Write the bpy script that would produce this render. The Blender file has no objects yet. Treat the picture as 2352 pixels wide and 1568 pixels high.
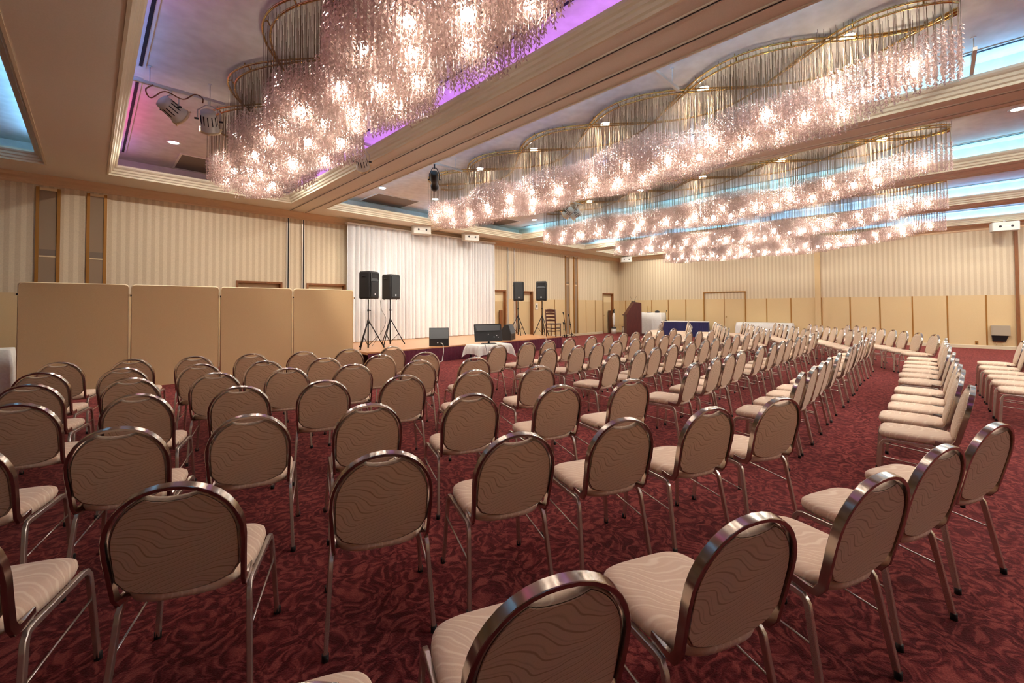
import bpy, math, random
from mathutils import Vector, Matrix
random.seed(7)
C = bpy.context.scene.collection
PI = math.pi

# ------------------------------------------------------------------ basics
def lin(c):
    c = c / 255.0
    return c / 12.92 if c <= 0.04045 else ((c + 0.055) / 1.055) ** 2.4
def rgb(r, g, b): return (lin(r), lin(g), lin(b), 1.0)

class MB:
    """collects geometry for ONE mesh object"""
    def __init__(s): s.v = []; s.f = []; s.m = []; s.sm = []
    def add(s, vs, fs, mi=0, smooth=False):
        o = len(s.v); s.v += [tuple(p) for p in vs]
        for f in fs:
            s.f.append([i + o for i in f]); s.m.append(mi); s.sm.append(smooth)
    def box(s, x0, x1, y0, y1, z0, z1, mi=0):
        v = [(x0,y0,z0),(x1,y0,z0),(x1,y1,z0),(x0,y1,z0),(x0,y0,z1),(x1,y0,z1),(x1,y1,z1),(x0,y1,z1)]
        s.add(v, [(3,2,1,0),(4,5,6,7),(0,1,5,4),(1,2,6,5),(2,3,7,6),(3,0,4,7)], mi)
    def bbox(s, x0, x1, y0, y1, z0, z1, b, mi=0):
        """box with chamfered vertical and top edges"""
        def loop(i, z): return [(x0+i+b*0,y0+i+b,z),(x0+i+b,y0+i,z),(x1-i-b,y0+i,z),(x1-i,y0+i+b,z),(x1-i,y1-i-b,z),(x1-i-b,y1-i,z),(x0+i+b,y1-i,z),(x0+i,y1-i-b,z)]
        s.loft([loop(b*.5,z0),loop(0,z0+b*.5),loop(0,z1-b),loop(b*.7,z1)], mi, True, True)
    def loft(s, loops, mi=0, cap0=True, cap1=True, smooth=False, closed=True):
        n = len(loops[0]); vs = [p for l in loops for p in l]; fs = []
        for i in range(len(loops)-1):
            for j in range(n if closed else n-1):
                k = (j+1) % n
                fs.append((i*n+j, i*n+k, (i+1)*n+k, (i+1)*n+j))
        s.add(vs, fs, mi, smooth)
        o = len(s.v) - len(vs)
        if cap0: s.f.append([o+j for j in range(n)][::-1]); s.m.append(mi); s.sm.append(False)
        if cap1: s.f.append([o+(len(loops)-1)*n+j for j in range(n)]); s.m.append(mi); s.sm.append(False)
    def strips(s, loops, mi=0):
        """flat-sided bar: every long face smooth along its length, sharp against its neighbours"""
        n = len(loops[0])
        for j in range(n):
            k = (j+1) % n; vs = []
            for l in loops: vs += [l[j], l[k]]
            s.add(vs, [(2*i,2*i+1,2*i+3,2*i+2) for i in range(len(loops)-1)], mi, True)
        s.add(list(loops[0]), [list(range(n))[::-1]], mi); s.add(list(loops[-1]), [list(range(n))], mi)
    def bar(s, path, side, hs, hw, mi=0, ch=.28):
        """flat bar along path; hs = half size along the side vector, hw = half size across"""
        P = [Vector(p) for p in path]; sv = Vector(side); loops = []
        for i, p in enumerate(P):
            t = (P[min(i+1,len(P)-1)] - P[max(i-1,0)]).normalized()
            b = t.cross(sv).normalized(); a = b.cross(t).normalized(); c = ch*min(hs,hw)
            loops.append([p + a*x + b*y for x, y in ((-hs,-hw+c),(-hs+c,-hw),(hs-c,-hw),(hs,-hw+c),(hs,hw-c),(hs-c,hw),(-hs+c,hw),(-hs,hw-c))])
        s.strips(loops, mi)
    def tube(s, path, r, n=8, mi=0, up=(0,0,1), w=None, caps=True, smooth=True):
        """sweep; r = radius, or r/w = half sizes of a rounded flat section (r along side, w along up)"""
        P = [Vector(p) for p in path]; up = Vector(up); loops = []; prev = None
        for i, p in enumerate(P):
            t = (P[min(i+1,len(P)-1)] - P[max(i-1,0)]).normalized()
            a = t.cross(up)
            if a.length < 1e-4: a = prev if prev is not None else t.cross(Vector((0.3,1,0)))
            a = a.normalized()
            if prev is not None and a.dot(prev) < 0: a = -a
            prev = a; b = a.cross(t).normalized()
            rr = r[i] if isinstance(r, (list,tuple)) else r
            l = []
            for k in range(n):
                an = 2*PI*(k+.5)/n
                if w is None: l.append(p + a*rr*math.cos(an) + b*rr*math.sin(an))
                else:
                    ca, sa = math.cos(an), math.sin(an)
                    l.append(p + a*rr*math.copysign(abs(ca)**.5, ca) + b*w*math.copysign(abs(sa)**.5, sa))
            loops.append(l)
        s.loft(loops, mi, caps, caps, smooth)
    def cyl(s, c, r, z0, z1, n=20, mi=0, r1=None):
        r1 = r if r1 is None else r1
        s.loft([[(c[0]+r*math.cos(2*PI*k/n), c[1]+r*math.sin(2*PI*k/n), z0) for k in range(n)],
                [(c[0]+r1*math.cos(2*PI*k/n), c[1]+r1*math.sin(2*PI*k/n), z1) for k in range(n)]], mi, smooth=True)
    def lathe(s, prof, n=24, mi=0, M=None):
        loops = []
        for r, z in prof:
            l = [Vector((r*math.cos(2*PI*k/n), r*math.sin(2*PI*k/n), z)) for k in range(n)]
            loops.append([M @ p for p in l] if M else l)
        s.loft(loops, mi, smooth=True)
    def xf(s, M):
        s.v = [tuple(M @ Vector(p)) for p in s.v]; return s
    def mesh(s, name, mats):
        me = bpy.data.meshes.new(name); me.from_pydata(s.v, [], s.f); me.update()
        for m in (mats if isinstance(mats, (list,tuple)) else [mats]): me.materials.append(m)
        me.polygons.foreach_set('material_index', s.m); me.polygons.foreach_set('use_smooth', s.sm)
        return me
    def build(s, name, mats, parent=None, loc=None, rz=0):
        o = bpy.data.objects.new(name, s.mesh(name, mats)); C.objects.link(o)
        if parent is not None: o.parent = parent
        if loc is not None: o.location = loc
        o.rotation_euler[2] = rz
        return o
def tag(o, label, cat, group=None, kind=None):
    o['label'] = label; o['category'] = cat
    if group: o['group'] = group
    if kind: o['kind'] = kind
    return o
def thing(name, label, cat, loc=(0,0,0), rz=0, group=None):
    o = bpy.data.objects.new(name, None); C.objects.link(o); o.empty_display_size = .1
    o.location = loc; o.rotation_euler = (0,0,rz)
    return tag(o, label, cat, group)
def struct(name, mb, mats, parent=None):
    o = mb.build(name, mats, parent)
    if parent is None: o['kind'] = 'structure'
    return o
def dup(root, loc, rz, label, group):
    r = root.copy(); C.objects.link(r); r.location = loc; r.rotation_euler = (0,0,rz); r['label'] = label
    if group: r['group'] = group
    for ch in list(root.children):
        c = ch.copy(); C.objects.link(c); c.parent = r
        for g in list(ch.children):
            d = g.copy(); C.objects.link(d); d.parent = c
    return r

# ------------------------------------------------------------------ materials
def newmat(name):
    m = bpy.data.materials.new(name); m.use_nodes = True
    nt = m.node_tree; return m, nt, nt.nodes['Principled BSDF']
def pmat(name, col, rough=.6, metal=0, spec=None, emit=None, es=0, sheen=0):
    m, nt, b = newmat(name)
    b.inputs['Base Color'].default_value = col; b.inputs['Roughness'].default_value = rough; b.inputs['Metallic'].default_value = metal
    if spec is not None: b.inputs['Specular IOR Level'].default_value = spec
    if sheen: b.inputs['Sheen Weight'].default_value = sheen
    if emit: b.inputs['Emission Color'].default_value = emit; b.inputs['Emission Strength'].default_value = es
    return m
def N(nt, t, **kw):
    n = nt.nodes.new(t)
    for k, v in kw.items(): setattr(n, k, v)
    return n
def ramp(nt, stops, src):
    r = N(nt, 'ShaderNodeValToRGB'); e = r.color_ramp.elements
    while len(e) < len(stops): e.new(.5)
    for i, (p, c) in enumerate(stops): e[i].position = p; e[i].color = c
    nt.links.new(src, r.inputs[0]); return r.outputs[0]
def noise(nt, vec, scale, detail=3, rough=.5, dist=0):
    n = N(nt, 'ShaderNodeTexNoise'); n.inputs['Scale'].default_value = scale; n.inputs['Detail'].default_value = detail
    n.inputs['Roughness'].default_value = rough; n.inputs['Distortion'].default_value = dist
    if vec is not None: nt.links.new(vec, n.inputs['Vector'])
    return n
def bump(nt, b, h, strength=.3, dist=.01):
    n = N(nt, 'ShaderNodeBump'); n.inputs['Strength'].default_value = strength; n.inputs['Distance'].default_value = dist
    nt.links.new(h, n.inputs['Height']); nt.links.new(n.outputs[0], b.inputs['Normal'])
def mix(nt, a, b, f, mode='MIX'):
    n = N(nt, 'ShaderNodeMix', data_type='RGBA', blend_type=mode)
    for k, x in ((0, f), (6, a), (7, b)):
        if hasattr(x, 'links'): nt.links.new(x, n.inputs[k])
        else: n.inputs[k].default_value = x
    return n.outputs[2]
def noisy(name, c1, c2, scale, rough=.8, bs=.15, bd=.004, detail=4):
    m, nt, b = newmat(name); tc = N(nt, 'ShaderNodeTexCoord').outputs['Object']
    n = noise(nt, tc, scale, detail)
    nt.links.new(ramp(nt, [(.35,c1),(.65,c2)], n.outputs[0]), b.inputs['Base Color'])
    b.inputs['Roughness'].default_value = rough
    if bs: bump(nt, b, n.outputs[0], bs, bd)
    return m
def carpet():
    m, nt, b = newmat('carpet'); tc = N(nt, 'ShaderNodeTexCoord').outputs['Object']
    d = noise(nt, tc, 4.0, 2, .5)
    add = N(nt, 'ShaderNodeVectorMath', operation='MULTIPLY_ADD')
    nt.links.new(d.outputs[1], add.inputs[0]); add.inputs[1].default_value = (.32,.32,0); nt.links.new(tc, add.inputs[2])
    n1 = noise(nt, add.outputs[0], 25, 1.0, .45, .7)          # curling leaf figure
    n2 = noise(nt, tc, 130, 2, .6)                           # pile grain
    n3 = noise(nt, tc, 1.1, 2, .5)
    f = ramp(nt, [(.38,rgb(72,20,25)),(.47,rgb(96,32,36)),(.54,rgb(118,48,47)),(.64,rgb(142,68,63))], n1.outputs[0])
    g = ramp(nt, [(.3,(.62,.62,.62,1)),(.7,(1.15,1.15,1.15,1))], n2.outputs[0])
    h = ramp(nt, [(.3,(.9,.88,.9,1)),(.7,(1.08,1.06,1.05,1))], n3.outputs[0])
    c = mix(nt, mix(nt, f, g, 1.0, 'MULTIPLY'), h, 1.0, 'MULTIPLY')
    nt.links.new(c, b.inputs['Base Color']); b.inputs['Roughness'].default_value = 1; b.inputs['Specular IOR Level'].default_value = .1
    b.inputs['Sheen Weight'].default_value = .25; b.inputs['Sheen Roughness'].default_value = .5; b.inputs['Sheen Tint'].default_value = rgb(230,150,140)
    bump(nt, b, n2.outputs[0], .5, .01)
    return m
def stripes():
    m, nt, b = newmat('striped_wallpaper'); tc = N(nt, 'ShaderNodeTexCoord').outputs['Object']
    sp = N(nt, 'ShaderNodeSeparateXYZ'); nt.links.new(tc, sp.inputs[0])
    a = N(nt, 'ShaderNodeMath', operation='ADD'); nt.links.new(sp.outputs[0], a.inputs[0]); nt.links.new(sp.outputs[1], a.inputs[1])
    mu = N(nt, 'ShaderNodeMath', operation='MULTIPLY'); nt.links.new(a.outputs[0], mu.inputs[0]); mu.inputs[1].default_value = 2*PI/.149
    si = N(nt, 'ShaderNodeMath', operation='SINE'); nt.links.new(mu.outputs[0], si.inputs[0])
    ma = N(nt, 'ShaderNodeMath', operation='MULTIPLY_ADD'); nt.links.new(si.outputs[0], ma.inputs[0]); ma.inputs[1].default_value = .5; ma.inputs[2].default_value = .5
    c = ramp(nt, [(.36,rgb(211,191,159)),(.64,rgb(225,208,177))], ma.outputs[0])
    n = noise(nt, tc, 60, 2)
    g = ramp(nt, [(.3,(.93,.93,.93,1)),(.7,(1.04,1.04,1.04,1))], n.outputs[0])
    nt.links.new(mix(nt, c, g, 1.0, 'MULTIPLY'), b.inputs['Base Color'])
    r = ramp(nt, [(.36,(.75,)*3+(1,)),(.64,(.5,)*3+(1,))], ma.outputs[0]); nt.links.new(r, b.inputs['Roughness'])
    return m
def fabric(name, base, line, axis_rot, scale=7.0, width=.13):
    """chair cloth with flowing wave figure"""
    m, nt, b = newmat(name); tc = N(nt, 'ShaderNodeTexCoord').outputs['Object']
    mp = N(nt, 'ShaderNodeMapping'); mp.inputs['Rotation'].default_value = axis_rot; nt.links.new(tc, mp.inputs['Vector'])
    sp = N(nt, 'ShaderNodeSeparateXYZ'); nt.links.new(mp.outputs[0], sp.inputs[0]); X, Y = sp.outputs[0], sp.outputs[1]
    def mad(a, k, c):
        n = N(nt, 'ShaderNodeMath', operation='MULTIPLY_ADD'); nt.links.new(a, n.inputs[0]); n.inputs[1].default_value = k
        if hasattr(c, 'links'): nt.links.new(c, n.inputs[2])
        else: n.inputs[2].default_value = c
        return n.outputs[0]
    n0 = noise(nt, mp.outputs[0], 5, 1, .4)
    ph = mad(X, 13.0, mad(Y, 15.0, mad(n0.outputs[0], 1.6, 0.9)))
    si = N(nt, 'ShaderNodeMath', operation='SINE'); nt.links.new(ph, si.inputs[0])
    n1 = noise(nt, mp.outputs[0], 11, 1, .4)
    v = mad(Y, scale*6.2, mad(X, 2.2, mad(si.outputs[0], scale*.25, mad(n1.outputs[0], 1.3, 0))))
    fr = N(nt, 'ShaderNodeMath', operation='FRACT'); nt.links.new(v, fr.inputs[0])
    f = ramp(nt, [(0,line),(width*.55,line),(width,base),(.55,base),(.66,mid4(base,line)),(.74,base),(1-width*.5,base),(1,line)], fr.outputs[0])
    n2 = noise(nt, tc, 900, 1)
    g = ramp(nt, [(.3,(.86,.86,.86,1)),(.7,(1.06,1.06,1.06,1))], n2.outputs[0])
    nt.links.new(mix(nt, f, g, 1.0, 'MULTIPLY'), b.inputs['Base Color'])
    b.inputs['Roughness'].default_value = .8; b.inputs['Sheen Weight'].default_value = .15; b.inputs['Specular IOR Level'].default_value = .25
    return m
def mid4(a, b): return tuple((x*.5+y*.5) for x, y in zip(a, b))
def wood(name, c1, c2, sc=(1,8,8), rough=.4):
    m, nt, b = newmat(name); tc = N(nt, 'ShaderNodeTexCoord').outputs['Object']
    mp = N(nt, 'ShaderNodeMapping'); mp.inputs['Scale'].default_value = sc; nt.links.new(tc, mp.inputs['Vector'])
    n = noise(nt, mp.outputs[0], 3, 4, .6, .6)
    nt.links.new(ramp(nt, [(.3,c1),(.7,c2)], n.outputs[0]), b.inputs['Base Color']); b.inputs['Roughness'].default_value = rough
    return m
def emis(name, col, s):
    m = bpy.data.materials.new(name); m.use_nodes = True; nt = m.node_tree; nt.nodes.clear()
    e = N(nt, 'ShaderNodeEmission'); e.inputs[0].default_value = col; e.inputs[1].default_value = s
    o = N(nt, 'ShaderNodeOutputMaterial'); nt.links.new(e.outputs[0], o.inputs[0]); return m
def crystal():
    m = bpy.data.materials.new('pink_crystal'); m.use_nodes = True; nt = m.node_tree; nt.nodes.clear()
    t = N(nt, 'ShaderNodeBsdfTranslucent'); t.inputs[0].default_value = rgb(222,192,180)
    d = N(nt, 'ShaderNodeBsdfDiffuse'); d.inputs[0].default_value = rgb(214,182,170)
    g = N(nt, 'ShaderNodeBsdfGlossy'); g.inputs[0].default_value = (1,.97,.95,1); g.inputs['Roughness'].default_value = .16
    a = N(nt, 'ShaderNodeMixShader'); a.inputs[0].default_value = .45; nt.links.new(t.outputs[0], a.inputs[1]); nt.links.new(d.outputs[0], a.inputs[2])
    b = N(nt, 'ShaderNodeMixShader'); b.inputs[0].default_value = .3; nt.links.new(a.outputs[0], b.inputs[1]); nt.links.new(g.outputs[0], b.inputs[2])
    o = N(nt, 'ShaderNodeOutputMaterial'); nt.links.new(b.outputs[0], o.inputs[0]); return m

M = {}
M['carpet'] = carpet(); M['stripe'] = stripes()
M['wains'] = noisy('wainscot_cloth', rgb(216,186,136), rgb(224,196,148), 220, .75, .08, .001)
M['soffit'] = noisy('soffit_paint', rgb(240,234,217), rgb(245,239,224), 90, .85, .1, .002)
M['plaster'] = noisy('brushed_plaster', rgb(228,220,204), rgb(241,234,220), 6, .8, .10, .006, 7)
M['crown'] = pmat('crown_paint', rgb(234,225,198), .6)
M['cornice'] = pmat('cornice_paint', rgb(224,192,154), .6)
M['base'] = pmat('baseboard_paint', rgb(214,196,164), .5)
M['brown'] = wood('door_frame_wood', rgb(120,72,36), rgb(146,92,48), (8,8,1), .45)
M['strip'] = pmat('brass_strip', rgb(168,118,52), .4, .35)
M['rail'] = pmat('dark_rail', rgb(34,26,24), .6)
M['railw'] = pmat('rail_metal', rgb(220,206,190), .35, .3)
M['greyfab'] = noisy('grey_wall_cloth', rgb(146,124,100), rgb(158,136,112), 300, .9, .05, .001)
M['chrome'] = pmat('satin_chrome', rgb(214,204,192), .27, .82)
M['frame'] = pmat('polished_chrome', rgb(190,180,170), .17, 1.0)
M['rubber'] = pmat('black_rubber', rgb(22,18,18), .7)
M['seatf'] = fabric('seat_cloth', rgb(230,198,170), rgb(244,220,194), (0,0,.55), 3.6, .18)
M['backf'] = fabric('back_front_cloth', rgb(224,196,166), rgb(238,217,190), (PI/2,0,0), 4.2)
M['backr'] = fabric('back_rear_cloth', rgb(218,184,152), rgb(178,142,110), (PI/2,0,0), 6.6, .11)
M['black'] = pmat('black_plastic', rgb(26,26,27), .5)
M['grille'] = noisy('black_grille', rgb(30,32,33), rgb(52,55,56), 400, .6, .2, .002)
M['dkgrey'] = noisy('dark_grey_grille', rgb(70,74,76), rgb(90,94,96), 500, .7, .1, .001)
M['bsteel'] = pmat('black_steel', rgb(36,30,32), .4, .5)
M['white'] = pmat('white_paint', rgb(226,222,212), .45)
M['cloth'] = noisy('white_cloth', rgb(232,228,220), rgb(242,239,232), 30, .85, .05, .002)
M['curtain'] = noisy('white_curtain_cloth', rgb(222,221,220), rgb(229,228,227), 40, .8, 0)
M['navy'] = pmat('navy_cloth', rgb(32,28,82), .75, sheen=.3)
M['skirt'] = noisy('maroon_skirt', rgb(84,20,44), rgb(98,28,54), 20, .8, 0)
M['stagewood'] = wood('stage_boards', rgb(196,138,92), rgb(214,160,112), (1,9,9), .28)
M['maroonwood'] = wood('dark_red_wood', rgb(74,26,22), rgb(94,36,28), (8,8,1), .4)
M['dkwood'] = wood('dark_chair_wood', rgb(66,30,20), rgb(86,42,28), (8,8,1), .4)
M['screen'] = noisy('tan_screen_cloth', rgb(214,182,134), rgb(222,190,142), 160, .8, .1, .001)
M['cream'] = pmat('cream_edging', rgb(236,214,170), .5)
M['gold'] = pmat('polished_brass', rgb(214,176,108), .2, 1.0)
M['rodm'] = pmat('brass_wire', rgb(112,90,64), .6, .1)
M['crystal'] = crystal()
M['bulb'] = emis('lit_bulb', (1,.92,.80,1), 66)
M['down'] = emis('lit_downlight', (1,.93,.83,1), 680)
M['vent'] = noisy('vent_mesh', rgb(120,104,90), rgb(134,118,102), 260, .8, .1, .002)
M['slot'] = pmat('slot_dark', rgb(24,18,22), .8)
M['logo'] = pmat('pale_badge', rgb(226,226,230), .4)
M['plate'] = pmat('switch_plate', rgb(232,222,206), .5)
M['grey'] = pmat('grey_box_paint', rgb(170,156,134), .6)
M['lens'] = emis('lit_spot_lens', (1,.86,.66,1), 6)
M['paper'] = pmat('white_paper', rgb(240,238,232), .7)

# ------------------------------------------------------------------ dimensions
YW, XB = 12.94, 21.73           # stage wall, back wall
XL, YN = -8.0, -9.0             # walls out of the picture
ZT, ZC = 4.24, 4.69             # soffit, coffer ceiling
ZW = 1.82                       # wainscot height
CEN = [-2.4, 1.975, 6.38, 10.75, 15.12, 19.5]
HX = 1.775; CY0, CY1 = -7.6, 11.9
ZS = .41                        # stage top

# ------------------------------------------------------------------ room shell
b = MB(); b.box(XL-.3, XB+2, YN-.3, YW+1.2, -.1, 0); struct('floor', b, M['carpet'])

def holed_wall(name, u0, u1, holes, place, z1=ZT+.02):
    """vertical wall split at the wainscot line, with door openings; place(u, z) -> point"""
    b = MB(); us = sorted({u0, u1, *[h[0] for h in holes], *[h[1] for h in holes]})
    for a, c in zip(us[:-1], us[1:]):
        zt = 0
        for h in holes:
            if h[0] <= a and c <= h[1]: zt = h[2]
        for za, zb, mi in ((0, ZW, 1), (ZW, z1, 0)):
            lo = max(za, zt)
            if lo < zb: b.add([place(a,lo),place(c,lo),place(c,zb),place(a,zb)], [(0,1,2,3)], mi)
    return struct(name, b, [M['stripe'], M['wains']])
SD = [(2.76,3.78,2.16),(4.53,5.59,2.16),(11.5,12.56,2.15),(13.25,14.27,2.14),(20.07,21.05,2.17)]
holed_wall('wall_stage', XL, XB, SD, lambda u, z: (u, YW, z))
holed_wall('wall_back', YW, YN, [(6.33,8.17,2.14)] , lambda u, z: (XB, u, z))
b = MB(); b.add([(XL,YN,0),(XL,YW,0),(XL,YW,ZT),(XL,YN,ZT)], [(0,1,2,3)]); struct('wall_left', b, M['stripe'])
b = MB(); b.add([(XL,YN,0),(XB,YN,0),(XB,YN,ZT),(XL,YN,ZT)], [(3,2,1,0)]); struct('wall_near', b, M['stripe'])

# ceiling: soffit beams and six coffers
b = MB(); WX = HX + .18
xs = [XL-.3]
for c in CEN: xs += [c-HX, c+HX]
xs.append(XB+.3)
def q(b, x0, x1, y0, y1, z, mi): b.add([(x0,y0,z),(x1,y0,z),(x1,y1,z),(x0,y1,z)], [(3,2,1,0)], mi)
for i in range(0, len(xs), 2): q(b, xs[i], xs[i+1], YN-.2, YW+.05, ZT, 0)
for c in CEN:
    q(b, c-HX, c+HX, YN-.2, CY0, ZT, 0); q(b, c-HX, c+HX, CY1, YW+.05, ZT, 0)
    x0, x1, y0, y1 = c-WX, c+WX, CY0-.3, CY1+.35
    q(b, x0, x1, y0, y1, ZC, 1)
    for p, r in (((x0,y0),(x1,y0)),((x1,y0),(x1,y1)),((x1,y1),(x0,y1)),((x0,y1),(x0,y0))):
        b.add([(*p,ZT+.06),(*r,ZT+.06),(*r,ZC),(*p,ZC)], [(0,1,2,3)], 1)
struct('ceiling', b, [M['soffit'], M['plaster']])
# crown moulding around each coffer: rounded steps rising inwards, then a trough that hides the strip light
prof = [(0,.0),(.0,-.012),(-.03,-.012),(-.035,.02),(-.06,.035),(-.072,.07),(-.095,.085),(-.105,.12),(-.13,.135),(-.15,.16),(-.15,.195),(-.11,.195),(-.10,.15),(.175,.15)]
for i, c in enumerate(CEN):
    b = MB(); loops = []
    for d, z in prof:
        loops.append([(c-HX-d, CY0-d, ZT+z),(c+HX+d, CY0-d, ZT+z),(c+HX+d, CY1+d, ZT+z),(c-HX-d, CY1+d, ZT+z)])
    b.loft(loops, 0, False, False); struct('trim_%d' % (i+1), b, M['crown'])
# wall cornice below the soffit
def sweep_cornice(name, place, u0, u1):
    pr = [(0,-.20),(.02,-.20),(.03,-.17),(.02,-.15),(.05,-.11),(.10,-.07),(.12,-.03),(.12,.0)]
    b = MB(); b.loft([[place(u,d,ZT+z) for d, z in pr] for u in (u0,u1)], 0, False, False, closed=False); struct(name, b, M['cornice'])
sweep_cornice('trim_7', lambda u,d,z: (u, YW-d, z), XL, XB)
sweep_cornice('trim_8', lambda u,d,z: (XB-d, u, z), YW, YN)
# partition rails in the soffit beams, and their pockets down the stage wall
n = 9
for xc, wall in ((4.18,1),(8.6,0),(12.925,1),(17.3,0)):
    for s in (-1,1):
        x = xc + s*.205
        b = MB(); b.box(x-.014, x+.014, YN, YW-.125, ZT-.006, ZT+.004, 0); b.box(x+.014, x+.028, YN, YW-.125, ZT-.014, ZT+.004, 1); b.box(x-.028, x-.014, YN, YW-.125, ZT-.014, ZT+.004, 2)
        if wall:
            b.box(x-.018, x+.018, YW-.012, YW+.01, 0, ZT-.2, 0); b.box(x-.05, x-.018, YW-.03, YW+.01, 0, ZT-.2, 1); b.box(x+.018, x+.034, YW-.025, YW+.01, 0, ZT-.2, 2)
        struct('trim_%d' % n, b, [M['rail'], M['railw'], M['soffit']]); n += 1
# tall cloth-covered strips with brass edges on the stage wall
for x0, x1 in ((-.80,-.50),(-.06,.21),(16.72,17.0),(17.4,17.69)):
    b = MB(); b.box(x0, x1, YW-.02, YW, .12, ZT-.3, 0)
    for xe in (x0, x1): b.box(xe-.025, xe+.025, YW-.04, YW, .12, ZT-.24, 1)
    b.box(x0+.03, x1-.03, YW-.03, YW, 2.56, 2.585, 2); b.box(x0+.03, x1-.03, YW-.025, YW, 2.60, 2.72, 3); b.box(x0, x1, YW-.035, YW, ZT-.3, ZT-.25, 2)
    struct('trim_%d' % n, b, [M['greyfab'], M['strip'], M['cream'], M['vent']]); n += 1
# wainscot strips
b = MB()
for x in (15.88,18.46,19.3,14.9,-2.2,-3.1,2.2,1.3): b.box(x-.014, x+.014, YW-.012, YW, .12, ZW, 0)
struct('trim_%d' % n, b, M['strip']); n += 1
b = MB()
for y in (12.52,10.94,10.01,9.09,5.44,4.51,3.42,2.49,1.59,.68,-.22,-1.14): b.box(XB-.012, XB, y-.02, y+.02, .12, ZW, 0)
struct('trim_%d' % n, b, M['strip']); n += 1
b = MB(); b.box(XB-.07, XB, 3.44, 3.63, .0, ZT-.2, 0); struct('trim_%d' % n, b, M['wains']); n += 1
b = MB(); b.box(XB-.08, XB, -1.87, -1.79, 0, ZT-.2, 0); struct('trim_%d' % n, b, M['brown']); n += 1
def basebd(name, segs, place):
    b = MB()
    for a, c in segs:
        p = [place(u,d,z) for u in (a,c) for d,z in ((0,0),(.022,0),(.022,.1),(.012,.115),(0,.115))]
        b.loft([p[:5], p[5:]])
    struct(name, b, M['base'])
basebd('baseboard_stage', [(XL,2.7),(3.84,4.47),(5.65,11.44),(12.62,13.19),(14.33,20.0),(21.1,XB)], lambda u,d,z: (u, YW-d, z))
basebd('baseboard_back', [(YW,8.23),(6.27,YN)], lambda u,d,z: (XB-d, u, z))

# doors: deep brown frames with a leaf set back
for i, (x0, x1, zt) in enumerate(SD):
    b = MB(); D = .18
    for xa, xb in ((x0-.05,x0),(x1,x1+.05)): b.box(xa, xb, YW-.03, YW+D, 0, zt+.05, 0)
    b.box(x0, x1, YW-.03, YW+D, zt, zt+.05, 0)
    d = struct('door_%d' % (i+1), b, M['brown'])
    b = MB(); b.box(x0, x1, YW+D-.06, YW+D, .005, ZW-.1, 1); b.box(x0, x1, YW+D-.06, YW+D, ZW-.1, zt, 0)
    b.build('door_leaf', [M['stripe'] if 0 else M['cream'], M['wains']], d)
    b = MB(); b.tube([(x0+.1,YW+D-.06,1.0),(x0+.1,YW+D-.13,1.0),(x0+.2,YW+D-.13,1.0)], .012); b.build('door_handle', M['chrome'], d)
b = MB()
for ya, yb in ((6.29,6.33),(8.17,8.21)): b.box(XB-.025, XB+.12, ya, yb, 0, 2.18, 0)
b.box(XB-.025, XB+.12, 6.33, 8.17, 2.14, 2.18, 0)
d = struct('door_6', b, M['strip'])
for ya, yb in ((6.33,7.238),(7.262,8.17)):
    b = MB(); b.box(XB+.03, XB+.08, ya, yb, .005, ZW, 1); b.box(XB+.03, XB+.08, ya, yb, ZW, 2.14, 0); b.build('door_leaf', [M['stripe'], M['wains']], d)
b = MB(); b.box(XB+.02, XB+.09, 7.238, 7.262, 0, 2.14, 0); b.build('centre_strip', M['strip'], d)
b = MB(); b.tube([(XB+.03,7.15,.96),(XB-.03,7.15,.96)], .02); b.build('door_handle', M['gold'], d)

# cove strip lights in the long troughs
LEDC = {'magenta':((1,.10,.70,1)),'violet':((.42,.16,1,1)),'blue':((.10,.28,1,1)),'sky':((.16,.46,1,1)),'cyan':((.16,.56,1,1))}
LEDM = {k: emis('strip_light_'+k, v, 1.0) for k, v in LEDC.items()}
LED_PLAN = {0:['sky']*8, 1:['violet','magenta','magenta','blue','blue','violet','magenta','magenta','violet','violet','magenta','violet','blue','violet','magenta','violet'], 2:['sky','cyan','sky','sky','sky','blue','sky','sky'], 3:['cyan']*8, 4:['sky','cyan','sky','sky','cyan','sky','sky','sky'], 5:['sky']*8}
LED_S = {0:26, 1:6.5, 2:24, 3:20, 4:24, 5:24}
WHICH = ['leftmost','purple lit','second','third','fourth','fifth']
for i, c in enumerate(CEN):
    for side in (-1, 1):
        if i == 0 and side < 0: continue
        r = thing('cove_light', '%s strip light in the %s cove of the %s ceiling recess from left' % ('purple' if i == 1 else 'blue', 'left' if side < 0 else 'right', ['first','second','third','fourth','fifth','sixth'][i]), 'strip light', (c+side*(HX+.07), 0, ZT+.15), 0, 'cove strip lights')
        seg = (CY1 - .4 - (CY0 + .4)) / 16
        for k in range(16):
            cn = LED_PLAN[i][k % len(LED_PLAN[i])]
            if i == 1 and side > 0: cn = 'violet'
            key = cn + str(i)
            if key not in LEDM: LEDM[key] = emis('strip_light_'+key, LEDC[cn], LED_S[i])
            y = CY1 - .4 - seg*(k+1)
            b = MB(); b.box(-.02, .02, y+.01, y+seg-.01, .005, .03); b.build('strip_segment', LEDM[key], r)

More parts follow.
